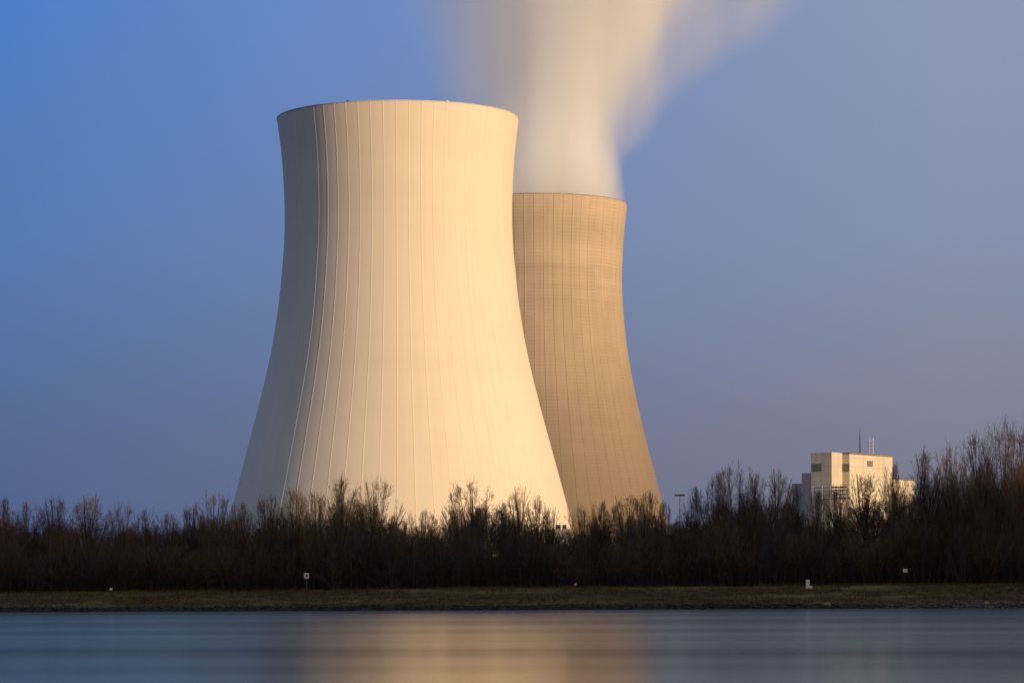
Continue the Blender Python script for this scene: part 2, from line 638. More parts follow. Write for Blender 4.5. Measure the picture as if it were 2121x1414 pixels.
# ------------------------------------------------------------------ steam
def build_steam():
    """one drifting plume over the mouth of the far tower, bending to the right; x, z in metres from the middle of that mouth"""
    k = 1200.0 / FPX
    cx = lambda px: (px - 1104.0) * k
    Z = lambda y: (428.0 - y) * k
    root = Vector((b2.x, b2.y, b2.z + zt2))
    # hull: (z, centre x, half width x, half depth y)
    hull = [(-5, 0, rt2 - 1.6, rt2 - 1.6), (0.2, 0, rt2 - 1.4, rt2 - 1.4), (3, 0.3, rt2 - 0.2, rt2 - 0.2)]
    for y, l, r, dy in ((390, 905, 1302, 37), (350, 895, 1315, 39), (300, 885, 1350, 42), (200, 865, 1475, 50), (100, 835, 1625, 58), (0, 810, 1730, 66), (-120, 790, 1800, 74), (-260, 800, 1840, 74)):
        hull.append((Z(y), (cx(l) + cx(r)) / 2, (cx(r) - cx(l)) / 2, dy))
    V, F, n = [], [], 48
    for z, x, a, d in hull:
        for i in range(n):
            t = 2 * math.pi * i / n
            V.append((x + a * math.cos(t), d * math.sin(t), z))
    for j in range(len(hull) - 1):
        for i in range(n):
            i2 = (i + 1) % n
            F.append((j * n + i, j * n + i2, (j + 1) * n + i2, (j + 1) * n + i))
    F.append(tuple(n - 1 - i for i in range(n)))
    F.append(tuple((len(hull) - 1) * n + i for i in range(n)))

    m = bpy.data.materials.new('steam')
    m.use_nodes = True
    nt = NT(m.node_tree)
    nt.n.clear()
    mo = nt.new('ShaderNodeOutputMaterial')
    pv = nt.new('ShaderNodeVolumePrincipled')
    nt.l.new(pv.outputs[0], mo.inputs['Volume'])
    pv.inputs['Color'].default_value = C(0.975, 0.987, 1.0)
    pv.inputs['Anisotropy'].default_value = -0.4
    tc = nt.new('ShaderNodeTexCoord')
    xyz = nt.new('ShaderNodeSeparateXYZ')
    nt.l.new(tc.outputs['Object'], xyz.inputs[0])
    x, y, z = xyz.outputs
    # slow swirl of the edges
    v = nt.scale_vec(tc.outputs['Object'], (0.030, 0.030, 0.012))
    warp = nt.math('MULTIPLY_ADD', nt.noise(v, 1.0, 2, 0.5), 26.0, -13.0)
    grow = nt.maprange(z, 0.0, 45.0, 0.15, 1.0)
    xw = nt.math('ADD', x, nt.math('MULTIPLY', warp, grow))
    z0, z1 = -5.0, 132.0
    rows = lambda P: [(Z(py), cx(v)) for py, v in P]
    wid = lambda P: [(Z(py), v * k) for py, v in P]

    def lobe(xc, hw, hy, dens, power):
        c = nt.fcurve(z, rows(xc), -60.0, 140.0, z0, z1)
        a = nt.fcurve(z, wid(hw), 0.0, 90.0, z0, z1)
        d = nt.fcurve(z, wid(hy), 0.0, 90.0, z0, z1)
        u = nt.math('DIVIDE', nt.math('SUBTRACT', xw, c), a)
        q = nt.math('DIVIDE', y, d)
        s = nt.math('ADD', nt.math('MULTIPLY', u, u), nt.math('MULTIPLY', q, q))
        f = nt.math('POWER', nt.math('SUBTRACT', 1.0, s, clamp=True), power)
        return nt.math('MULTIPLY', f, dens)

    # the body of the plume, its dense right-hand core, and the thin veil drifting off to the right
    body = lobe([(454, 1104), (400, 1104), (300, 1106), (200, 1125), (100, 1145), (0, 1175), (-120, 1230), (-260, 1290)],
                [(454, 200), (400, 196), (350, 190), (300, 206), (200, 250), (100, 295), (0, 345), (-120, 390), (-260, 400)],
                [(454, 200), (400, 196), (300, 190), (200, 215), (100, 240), (0, 270), (-260, 330)], 0.041, 1.5)
    core = lobe([(454, 1110), (400, 1112), (300, 1135), (200, 1160), (100, 1180), (0, 1215), (-120, 1290), (-260, 1360)],
                [(454, 195), (400, 190), (300, 165), (200, 175), (100, 210), (0, 260), (-120, 290), (-260, 300)],
                [(454, 180), (400, 170), (300, 150), (200, 150), (100, 170), (0, 200), (-260, 240)], 0.092, 1.9)
    veil = lobe([(454, 1250), (330, 1270), (300, 1290), (200, 1345), (100, 1440), (0, 1530), (-120, 1600), (-260, 1640)],
                [(454, 20), (330, 50), (300, 75), (200, 120), (100, 175), (0, 195), (-120, 200), (-260, 200)],
                [(454, 40), (300, 90), (200, 110), (0, 150), (-260, 170)], 0.018, 2.3)
    mouth = lobe([(454, 1104), (400, 1104), (300, 1116), (-260, 1116)], [(454, 197), (400, 193), (350, 184), (300, 172), (-260, 168)],
                 [(454, 197), (400, 192), (300, 170), (-260, 170)], 0.075, 0.55)
    mouth = nt.math('MULTIPLY', mouth, nt.maprange(z, 2.0, 44.0, 1.0, 0.0))
    tot = nt.math('ADD', mouth, nt.math('ADD', body, nt.math('ADD', core, veil)))
    v2 = nt.scale_vec(tc.outputs['Object'], (0.07, 0.07, 0.010))
    st = nt.maprange(nt.noise(v2, 1.0, 3, 0.5), 0.25, 0.75, 0.55, 1.30)
    tot = nt.math('MULTIPLY', tot, st)
    tot = nt.math('MULTIPLY', tot, nt.maprange(z, 118.0, 131.0, 1.0, 0.0))
    nt.put(pv.inputs['Density'], tot)
    o = link('steam_plume', V, F, m)
    o.location = root
    tag(o, 'soft white steam plume rising from the brown far cooling tower', 'steam plume')


build_steam()


# ------------------------------------------------------------------ power station building beyond the right-hand wood
def build_station():
    Y = 1100.0
    k = Y / FPX
    SC = 1400.0 / Y           # laid out in the measures it would have 1100 m away, set down at 1400 m
    p = at(1724, PY, 1400.0)
    H = lambda y: (PY + 5.5 * 0 - y) * k + CAMZ - 2.4 - 0.6
    yaw = math.atan2(0.825, 0.566)
    root = thing('reactor_building', 'stepped pale concrete plant block with sunlit right faces and roof antennas', 'building', (p.x, p.y, 2.4), yaw)

    def clad(c1, c2):
        def b(nt, pr):
            tc = nt.new('ShaderNodeTexCoord')
            xyz = nt.new('ShaderNodeSeparateXYZ')
            nt.l.new(tc.outputs['Object'], xyz.inputs[0])
            g = nt.math('ABSOLUTE', nt.math('SUBTRACT', nt.math('FRACT', nt.math('DIVIDE', xyz.outputs[2], 3.2)), 0.5))
            ln = nt.maprange(g, 0.44, 0.5, 0.0, 0.25)
            f = nt.maprange(nt.noise(nt.scale_vec(tc.outputs['Object'], (0.5, 0.5, 0.06)), 1.0, 4, 0.6), 0.35, 0.65)
            col = nt.mix(f, C(*c1), C(*c2))
            nt.put(pr.inputs['Base Color'], nt.mix(ln, col, C(0.3, 0.27, 0.23)))
        return material('facade_cladding', c1, 0.85, b, 0.2)
    wall = clad((0.68, 0.61, 0.50), (0.58, 0.52, 0.42))
    grey = clad((0.52, 0.50, 0.47), (0.44, 0.42, 0.40))
    vent = noisy((0.19, 0.185, 0.18), (0.24, 0.23, 0.22), 0.5, name='louvre_metal')
    trim = noisy((0.20, 0.16, 0.13), (0.25, 0.20, 0.16), 0.5, name='roof_trim')
    hA = H(939)
    MB().box(0, 8, 0, 8.5, 0, hA).build('stair_tower', wall, root)
    MB().box(8.003, 41.8, -3, 8.4, 0, hA + 0.12).build('main_hall', wall, root)
    MB().box(0.4, 8.0, 8.503, 12.6, 0, H(977)).build('stepped_block', grey, root)
    MB().box(0.9, 8.0, 12.603, 16.9, 0, H(998)).build('lower_block', grey, root)
    MB().box(41.803, 68, 1.0, 8.0, 0, H(984)).build('side_hall', wall, root)
    MB().box(-3.2, -0.003, -4.0, 9.5, 0, H(1018)).build('annex', grey, root)
    # roof edges, proud of the walls
    q = MB()
    q.box(7.9, 41.95, -3.15, 8.5, hA + 0.125, hA + 0.75)
    q.build('parapet', trim, root)
    q = MB()
    q.box(-0.12, 7.88, -0.12, 8.62, hA + 0.004, hA + 0.62)
    q.build('parapet', wall, root)
    q = MB()
    q.box(41.955, 68.1, 0.9, 8.1, H(984) + 0.004, H(984) + 0.5)
    q.build('parapet', trim, root)

    def louvre(x0, x1, y0, y1, z0, z1, face):
        m = MB()
        n = 8
        for i in range(n):
            a = z0 + (z1 - z0) * i / n
            b = a + (z1 - z0) / n * 0.72
            m.box(x0, x1, y0, y1, a, b)
        if face == 'x':
            m.box(x0 + 0.02, x1, y0 - 0.12, y1 + 0.12, z0 - 0.12, z1 + 0.12)
        else:
            m.box(x0 - 0.12, x1 + 0.12, y0 + 0.02, y1, z0 - 0.12, z1 + 0.12)
        m.build('vent', vent, root)
    louvre(-0.10, -0.002, 4.2, 8.0, H(974), H(959), 'x')
    louvre(7.90, 7.998, -2.8, -0.3, H(974), H(959), 'x')
    louvre(21.6, 26.0, -3.10, -3.002, H(961), H(950), 'y')
    louvre(21.2, 25.6, -3.10, -3.002, H(1004), H(994), 'y')
    # pipe rack over the annex
    for i, yy in enumerate((1009, 1016, 1024, 1032)):
        m = MB()
        z = H(yy)
        m.tube([(-5.0, -9.5, z), (-5.0, 5.0, z)], [0.26, 0.26], 8)
        m.build('pipe', grey, root, 40)
    m = MB()
    for yy in (-9.4, -6.0, -2.5, 1.0, 4.8):
        m.box(-5.7, -5.45, yy - 0.15, yy + 0.15, 0, H(1009) + 0.4)
        m.box(-4.55, -4.3, yy - 0.15, yy + 0.15, 0, H(1009) + 0.4)
        m.box(-5.445, -4.555, yy - 0.1, yy + 0.1, H(1010) - 0.1, H(1010) + 0.1)
        m.box(-5.445, -4.555, yy - 0.1, yy + 0.1, H(1027) - 0.1, H(1027) + 0.1)
    m.build('pipe_rack', grey, root)
    root.scale = (SC, SC, SC)
    # antennas
    m = MB()
    zr = hA + 0.75
    m.tube([(25.6, 2.0, zr), (25.6, 2.0, zr + 7.2)], [0.22, 0.17], 8)
    m.tube([(25.6, 2.0, zr + 7.2), (25.6, 2.0, H(882) + 0.5)], [0.09, 0.05], 6)
    for h in (1.6, 3.4, 5.2):
        m.tube([(25.1, 2.0, zr + h), (26.1, 2.0, zr + h)], [0.05, 0.05], 4)
    m.build('antenna_mast', MAT['dark_metal'], root, 40)
    m = MB()
    for dx, dy in ((0, 0), (0, 1.5), (1.5, 0.7)):
        m.tube([(36.0 + dx, 2 + dy, zr), (36.0 + dx, 2 + dy, H(897))], [0.06, 0.05], 5)
    z = zr
    while z < H(899):
        m.tube([(36.0, 2, z), (36.0, 3.5, z)], [0.035, 0.035], 4)
        m.tube([(36.0, 2, z), (37.5, 2.7, z)], [0.035, 0.035], 4)
        m.tube([(36.0, 3.5, z), (37.5, 2.7, z + 0.8)], [0.03, 0.03], 4)
        z += 1.3
    m.build('lattice_mast', MAT['white_paint'], root, 40)


build_station()


def build_small_plant():
    # pale service hut with two dark flues at the foot of the near tower
    Y = 880.0
    k = Y / FPX
    p = at(1160, PY, Y)
    h = lambda y: (PY - y) * k + CAMZ - 2.4
    o = thing('service_building', 'small pale building with two dark flues at the near tower foot', 'building', (p.x, p.y, 2.4), R(8))
    MB().box(-3.6, 3.0, -3, 5, 0, h(1096), 0.15).build('wall', noisy((0.5, 0.48, 0.45), (0.4, 0.38, 0.36), 0.3, name='hut_render'), o)
    for x, w, y in ((-0.5, 0.62, 1087), (1.35, 0.50, 1087)):
        m = MB()
        m.box(x - w, x + w, -1.0, 0.2, h(1096) + 0.004, h(y), 0.1)
        m.build('flue', MAT['dark_metal'], o)
    # floodlight mast right of the far tower
    Y = 640.0
    k = Y / FPX
    p = at(1409, PY, Y)
    h = lambda y: (PY - y) * k + CAMZ - 2.4 + 0.2
    o = thing('floodlight_mast', 'thin dark floodlight mast rising above the wood right of the brown tower', 'light mast', (p.x, p.y, 2.4))
    m = MB()
    m.tube([(0, 0, 0), (0, 0, h(1030))], [0.11, 0.06], 8)
    m.build('pole', MAT['dark_metal'], o, 40)
    m = MB()
    m.box(-1.1, 1.1, -0.10, 0.10, h(1030) + 0.004, h(1030) + 0.2)
    m.build('crossarm', MAT['dark_metal'], o)
    for x in (-0.85, -0.28, 0.28, 0.85):
        m = MB()
        m.box(x - 0.23, x + 0.23, -0.34, -0.104, h(1030) - 0.10, h(1030) + 0.34, 0.05)
        m.build('lamp_head', MAT['dark_metal'], o)


build_small_plant()


# ------------------------------------------------------------------ trees
def bark(name, c1, c2):
    return noisy(c1, c2, 1.2, 0.95, 3, (1, 1, 0.3), name, spec=0.1)


BARK = [bark('dark_bark', (0.050, 0.042, 0.038), (0.030, 0.026, 0.026)),
        bark('grey_bark', (0.095, 0.085, 0.080), (0.055, 0.050, 0.050)),
        bark('pale_bark', (0.20, 0.185, 0.17), (0.12, 0.11, 0.10))]
TWIG = [bark('brown_twigs', (0.165, 0.112, 0.070), (0.110, 0.074, 0.048)),
        bark('purple_twigs', (0.125, 0.088, 0.078), (0.085, 0.060, 0.058)),
        bark('olive_twigs', (0.155, 0.120, 0.058), (0.105, 0.080, 0.042))]


def make_tree_mesh(seed, form):
    """unit tree 10 m tall; returns (wood MB, crown MB)"""
    rnd = random.Random(seed)
    wood, crown = MB(), MB()
    up = Vector((0, 0, 1))
    P = {
        'round': dict(bole=0.12, stems=16, spread=(4, 70), L=8.4, kids=(9, 8, 8), ratio=0.36, pull=0.04, ang=(18, 52), rx=5.8, zc=4.0, top=9.6),
        'upright': dict(bole=0.22, stems=13, spread=(3, 48), L=8.4, kids=(9, 8, 8), ratio=0.35, pull=0.05, ang=(18, 52), rx=4.4, zc=5.2, top=9.7),
        'slender': dict(bole=0.34, stems=9, spread=(3, 36), L=7.2, kids=(9, 7, 7), ratio=0.35, pull=0.07, ang=(18, 50), rx=3.0, zc=5.5, top=10.0),
        'broad': dict(bole=0.20, stems=15, spread=(4, 62), L=8.4, kids=(9, 8, 8), ratio=0.36, pull=0.04, ang=(18, 54), rx=5.4, zc=4.6, top=9.6),
        'bush': dict(bole=0.03, stems=16, spread=(3, 58), L=9.4, kids=(8, 7, 5), ratio=0.35, pull=0.05, ang=(18, 50), rx=5.4, zc=3.8, top=9.5),
    }[form]

    def turn(d, ang, phi):
        a = d.cross(Vector((0.31, 0.87, 0.2))).normalized()
        b = d.cross(a)
        return (d * math.cos(ang) + (a * math.cos(phi) + b * math.sin(phi)) * math.sin(ang)).normalized()

    def grow(p, d, L, r, lvl):
        nseg = 4 if lvl == 1 else (3 if lvl == 2 else 2)
        pts, dirs = [p.copy()], [d.copy()]
        lim = 1 + min(0.22, max(-0.22, rnd.gauss(0, 0.07)))
        for i in range(nseg):
            d = (d + up * P['pull'] * (0.6 if lvl == 1 else 0.9) + Vector((rnd.gauss(0, .10), rnd.gauss(0, .10), rnd.gauss(0, .06)))).normalized()
            p = p + d * (L / nseg)
            if lvl > 1 or i > 1:
                e = (p.x * p.x + p.y * p.y) / P['rx'] ** 2 + ((p.z - P['zc']) / (P['top'] - P['zc'])) ** 2 if p.z > P['zc'] else 0
                if e > lim * lim:
                    p = pts[-1]
                    break
            pts.append(p.copy())
            dirs.append(d.copy())
        nseg = len(pts) - 1
        if nseg == 0:
            return
        end = 0.38 if lvl < 4 else 0.45
        rads = [r * (1 - (1 - end) * i / nseg) for i in range(nseg + 1)]
        (wood if lvl <= 1 else crown).tube(pts, rads, 5 if lvl <= 1 else 3, caps=False)
        if lvl >= 4:
            return
        nk = P['kids'][lvl - 1]
        for i in range(nk):
            t = rnd.uniform(0.25, 1.0) if lvl == 1 else rnd.uniform(0.2, 1.0)
            f = t * nseg
            j = min(int(f), nseg - 1)
            q = pts[j].lerp(pts[j + 1], f - j)
            nd = turn(dirs[j + 1], R(rnd.uniform(*P['ang'])), rnd.uniform(0, 2 * math.pi))
            l2 = L * P['ratio'] * rnd.uniform(0.7, 1.3) * (1.12 - 0.45 * t)
            grow(q, nd, l2, max(0.0085, r * (1 - 0.6 * t) * 0.42), lvl + 1)
        if lvl < 3:
            grow(pts[-1], dirs[-1], L * P['ratio'] * 0.8, max(0.0085, r * end), lvl + 1)

    bole = P['bole'] * 10
    base = Vector((0, 0, -0.4))
    lean = Vector((rnd.gauss(0, .05), rnd.gauss(0, .05), 1)).normalized()
    tp = [base, Vector((0, 0, 0.1)), lean * bole * 0.6, lean * bole]
    rt = 0.17 if form != 'bush' else 0.10
    if form != 'bush':
        wood.tube(tp, [rt * 1.35, rt, rt * 0.9, rt * 0.8], 7, caps=False)
    for i in range(P['stems']):
        phi = 2 * math.pi * (i + rnd.uniform(-.3, .3)) / P['stems'] * 1.0
        ang = R(P['spread'][0] + (P['spread'][1] - P['spread'][0]) * (i * 0.618 % 1.0))
        d = Vector((math.sin(ang) * math.cos(phi * 2.4), math.sin(ang) * math.sin(phi * 2.4), math.cos(ang)))
        f = 1.0 if i < 3 else rnd.uniform(0.72, 1.0)
        q = lean * (bole * f) if form != 'bush' else Vector((rnd.gauss(0, .35), rnd.gauss(0, .35), -0.2))
        L = P['L'] * (0.80 + 0.30 * math.cos(ang)) * rnd.uniform(0.80, 1.05) * 0.98
        grow(q, d, L, 0.085 if form != 'bush' else 0.055, 1)
    if form in ('slender', 'upright'):
        grow(lean * bole, lean, P['L'] * 0.9, 0.12, 1)
    # normalise the height to 10 m
    zq = sorted(v[2] for v in crown.V)
    zt = zq[int(len(zq) * 0.993)]
    s = 10.0 / zt
    for m in (wood, crown):
        m.V = [(x * s, y * s, z * s) for x, y, z in m.V]
    return wood, crown


PROTO = {}
for form, n in (('round', 3), ('upright', 3), ('slender', 3), ('broad', 3), ('bush', 3)):
    for v in range(n):
        wd, cr = make_tree_mesh(100 + v * 17 + len(form) * 5, form)
        mw = bpy.data.meshes.new('trunk')
        mw.from_pydata(wd.V, [], wd.F)
        mc = bpy.data.meshes.new('crown')
        mc.from_pydata(cr.V, [], cr.F)
        PROTO[(form, v)] = {}
        for b in range(3):
            a = mw if b == 0 else mw.copy()
            a.materials.clear()
            a.materials.append(BARK[b])
            PROTO[(form, v)]['w', b] = a
            c = mc if b == 0 else mc.copy()
            c.materials.clear()
            c.materials.append(TWIG[b])
            PROTO[(form, v)]['c', b] = c
        xs = [q[0] for q in cr.V]
        PROTO[(form, v)]['width'] = max(xs) - min(xs)

TR = random.Random(11)


def ground_at(X, Y):
    return bank_z(X, Y - bank_y(X))


def put_tree(px, top, back, form, width_px, label, barkno=None, twig=None, group=None, var=None, name=None):
    """back = metres behind the far waterline"""
    X = (px - PX) / FPX * 350
    Y = bank_y(X) + back
    q = at(px, top, Y)
    Y = bank_y(q.x) + back
    q = at(px, top, Y)
    zg = ground_at(q.x, Y)
    h = max(1.5, q.z - zg)
    v = TR.randrange(3) if var is None else var
    pr = PROTO[(form, v)]
    b = TR.choice((0, 0, 1, 1)) if barkno is None else barkno
    t = TR.choice((0, 0, 1, 1, 2)) if twig is None else twig
    if name is None:
        name = 'bare_bush' if form == 'bush' else 'bare_tree'
    root = thing(name, label, 'bush' if form == 'bush' else 'tree', (q.x, Y, zg), TR.uniform(0, 6.28), group)
    sz = h / 10.0
    sw = sz if width_px is None else width_px * Y / FPX / pr['width']
    root.scale = (sw, sw, sz)
    for part, mesh in (('trunk', pr['w', b]), ('crown', pr['c', t])):
        o = bpy.data.objects.new(part, mesh)
        COL.objects.link(o)
        o.parent = root
    return root


SKYLINE = [(-80, 1035), (0, 1033), (60, 1042), (110, 1034), (150, 1045), (185, 1030), (230, 1048), (270, 1045), (310, 1058), (350, 1064), (390, 1050), (440, 1025), (490, 1042), (520, 1045),
           (560, 1030), (610, 1015), (650, 1022), (700, 993), (740, 1012), (775, 998), (820, 1032), (850, 1064), (880, 1064), (915, 1022), (960, 1004), (1000, 1003), (1040, 1030),
           (1075, 1012), (1110, 1032), (1140, 1052), (1165, 1078), (1190, 1062), (1240, 1042), (1300, 1032), (1340, 1022), (1372, 1040), (1410, 1045), (1440, 1012), (1480, 985), (1520, 970),
           (1560, 985), (1600, 978), (1640, 1000), (1665, 1030), (1700, 1030), (1750, 1012), (1800, 1000), (1850, 962), (1880, 975), (1912, 938), (1940, 1000), (1965, 935), (2005, 908),
           (2050, 888), (2095, 876), (2140, 878), (2200, 880)]

# skyline trees: pixel column, top row, metres behind the waterline, form, crown width in pixels, what sets it apart
HERO = [
    (8, 1033, 34, 'upright', 80, 'bare grey tree at the left picture edge, first of the wood', 1, 1),
    (60, 1041, 40, 'broad', 80, 'bare tree second from the left edge, in the low dark wood', 0, 1),
    (112, 1033, 33, 'upright', 75, 'upright bare tree third from the left edge, above two pale trunks', 1, 1),
    (185, 1029, 36, 'upright', 85, 'tallest reddish bare tree in the wood left of the pale tower', 0, 0),
    (248, 1046, 34, 'broad', 90, 'dense rounded bare tree halfway between left edge and pale tower', 1, 1),
    (305, 1056, 44, 'broad', 75, 'small round bare tree in the dip left of the pale tower', 0, 1),
    (350, 1063, 35, 'upright', 70, 'lowest of the skyline trees left of the pale tower', 0, 1),
    (396, 1050, 42, 'upright', 60, 'narrow bare tree left of the wide grey tree by the tower foot', 1, 1),
    (443, 1024, 36, 'broad', 105, 'wide grey bare tree just left of the pale tower foot', 1, 2),
    (498, 1042, 33, 'upright', 70, 'bare tree across the lower left edge of the pale tower', 0, 1),
    (555, 1030, 38, 'upright', 80, 'dark bare tree before the shaded left side of the pale tower', 0, 1),
    (611, 1014, 32, 'upright', 75, 'dark upright tree above the square sign with the dark centre', 0, 0),
    (655, 1022, 42, 'upright', 70, 'thin bare tree between the square sign and the tall twiggy pair', 1, 0),
    (705, 992, 34, 'slender', 80, 'tall narrow tree, left of the twiggy pair before the pale tower', 1, 0),
    (775, 997, 36, 'round', 110, 'tall olive rounded tree, right of the twiggy pair before the pale tower', 0, 2),
    (850, 1063, 40, 'bush', 60, 'low bare bush in the gap before the lit face of the pale tower', 0, 0),
    (885, 1058, 33, 'upright', 50, 'small bare tree leaning on the left of the big round crown', 0, 0),
    (975, 1002, 34, 'round', 150, 'big round fan-shaped bare crown before the sunlit pale tower', 0, 0),
    (1040, 1042, 42, 'upright', 70, 'small bare tree close on the right of the big round crown', 0, 0),
    (1078, 1012, 35, 'slender', 60, 'thin spiky bare tree before the lower right of the pale tower', 1, 0),
    (1112, 1030, 32, 'slender', 55, 'wispy bare tree near the right foot of the pale tower', 0, 0),
    (1145, 1054, 37, 'slender', 45, 'smallest wispy tree beside the service building flues', 0, 0),
    (1205, 1052, 34, 'broad', 80, 'dark bare tree where the two cooling towers overlap at the foot', 0, 2),
    (1245, 1040, 40, 'upright', 75, 'dark bare tree before the left foot of the brown tower', 0, 1),
    (1300, 1030, 33, 'upright', 80, 'bare tree before the middle of the brown tower foot', 1, 0),
    (1342, 1020, 38, 'upright', 75, 'reddish bare tree before the right foot of the brown tower', 0, 0),
    (1378, 1040, 34, 'upright', 60, 'bare tree just right of the brown tower, beside the floodlight mast', 1, 1),
    (1440, 1010, 40, 'upright', 75, 'bare tree right of the floodlight mast, left end of a tall clump', 1, 1),
    (1482, 982, 34, 'upright', 85, 'second tree of the tall clump right of the floodlight mast', 1, 0),
    (1525, 968, 37, 'round', 115, 'tallest tree of the clump between brown tower and plant block', 1, 1),
    (1568, 982, 44, 'upright', 75, 'bare tree right of the tallest in the clump left of the plant block', 0, 1),
    (1605, 976, 34, 'slender', 75, 'slim bare tree at the right end of the clump left of the plant block', 1, 1),
    (1645, 1005, 40, 'upright', 60, 'bare tree touching the left edge of the stepped plant block', 0, 1),
    (1690, 1018, 35, 'upright', 65, 'low bare tree before the shaded end of the plant block', 0, 0),
    (1740, 1006, 42, 'slender', 60, 'low twiggy tree before the pipes of the plant block', 0, 0),
    (1795, 985, 38, 'slender', 85, 'spindly bare tree before the sunlit wall of the plant block', 0, 0),
    (1850, 962, 34, 'upright', 75, 'dark bare tree crossing the right end of the plant block', 0, 0),
    (1912, 938, 30, 'slender', 75, 'isolated tall tree standing clear right of the plant block', 0, 1),
    (1950, 1005, 40, 'upright', 60, 'low tree in the notch before the tall trees at the right edge', 0, 1),
    (1978, 928, 33, 'broad', 95, 'first of the tall trees at the right edge, left side of their crowns', 1, 0),
    (2030, 905, 38, 'broad', 120, 'broad tall tree in the group at the right edge', 0, 1),
    (2085, 878, 31, 'broad', 110, 'tallest tree of the wood, close to the right picture edge', 1, 0),
    (2130, 884, 36, 'broad', 110, 'tall tree cut off by the right picture edge', 0, 0),
]
for px, top, back, form, wpx, label, bk, tw in HERO:
    wpx *= 1.28 if px < 1900 else 1.45
    put_tree(px, top, back, form, wpx, label, bk, tw, 'trees along the skyline of the wood')

# a yellowish bush and two pale trunks at the front of the wood
put_tree(1868, 1075, 24.5, 'bush', 120, 'yellowish twiggy bush in front of the dark wood near the white board', 1, 2, None, 0, 'twiggy_bush')
put_tree(105, 1120, 24, 'slender', 35, 'slim pale trunk, left of the pale pair at the wood edge', 2, 1, 'pale trunks at the wood edge', 1)
put_tree(108, 1095, 26, 'slender', 30, 'slim pale trunk, right of the pale pair at the wood edge', 2, 1, 'pale trunks at the wood edge', 2)
put_tree(857, 1110, 24, 'slender', 28, 'single slim pale trunk below the gap before the pale tower', 2, 1, 'pale trunks at the wood edge', 0)
put_tree(728, 1110, 25, 'slender', 30, 'slim pale leaning trunk under the twiggy pair of trees', 2, 1, 'pale trunks at the wood edge', 1)

# the rest of the wood below the skyline, row behind row
SECTORS = [(430, 'low bare tree below the skyline of the wood left of both towers', 'trees in the wood left of the towers'),
           (840, 'low bare tree below the skyline under the shaded half of the pale tower', 'trees in the wood under the shaded tower side'),
           (1185, 'low bare tree below the skyline under the sunlit half of the pale tower', 'trees in the wood under the sunlit tower side'),
           (1400, 'low bare tree below the skyline under the brown tower', 'trees in the wood under the brown tower'),
           (1660, 'low bare tree below the skyline between brown tower and plant block', 'trees in the wood left of the plant block'),
           (1900, 'low bare tree below the skyline under the plant block', 'trees in the wood under the plant block'),
           (9999, 'low bare tree below the skyline right of the plant block', 'trees in the wood right of the plant block')]
for row, (back, step, frac, forms) in enumerate([(23.5, 56, (0.42, 0.62), ('bush', 'upright', 'bush')), (28, 56, (0.55, 0.78), ('upright', 'bush', 'broad')), (40, 60, (0.60, 0.82), ('broad', 'upright')),
                                                 (50, 62, (0.62, 0.82), ('broad', 'upright')), (62, 62, (0.62, 0.84), ('broad', 'upright')),
                                                 (78, 62, (0.60, 0.80), ('broad', 'bush'))]):
    px = -30 + row * 9.0
    while px < 2160:
        x = px + TR.uniform(-12, 12)
        base = 1214
        top = base - (base - interp(SKYLINE, x)) * TR.uniform(*frac)
        lab = next(s for s in SECTORS if x < s[0])
        f = TR.choice(forms)
        put_tree(x, top, back + TR.uniform(-1.5, 2.0), f, TR.uniform(95, 145), lab[1], None, None, lab[2], name='bare_tree')
        px += step


for back in (34.0, 46.0, 58.0):
    px = 1600.0 + back
    while px < 2160:
        x = px + TR.uniform(-12, 12)
        lab = next(s for s in SECTORS if x < s[0])
        put_tree(x, 1214 - (1214 - interp(SKYLINE, x)) * TR.uniform(0.36, 0.55), back, 'bush', TR.uniform(100, 140), lab[1], None, None, lab[2], name='bare_tree')
        px += 68


for x in (652, 700, 742, 945, 985, 1030, 1075):
    lab = next(s for s in SECTORS if x < s[0])
    put_tree(x, 1110, 37, 'bush', 120, lab[1], None, None, lab[2], name='bare_tree')


# the wood goes on a little way past both picture edges
for px, top in ((-110, 1042), (-170, 1036), (2235, 884), (2300, 900), (2370, 925)):
    for back, fr in ((28, 0.7), (36, 1.0), (50, 0.85)):
        side = 'left' if px < 0 else 'right'
        put_tree(px + back * 0.6, 1214 - (1214 - top) * fr, back, TR.choice(('broad', 'upright')), 120,
                 'bare tree of the wood just past the ' + side + ' picture edge', None, None, 'trees past the ' + side + ' picture edge')


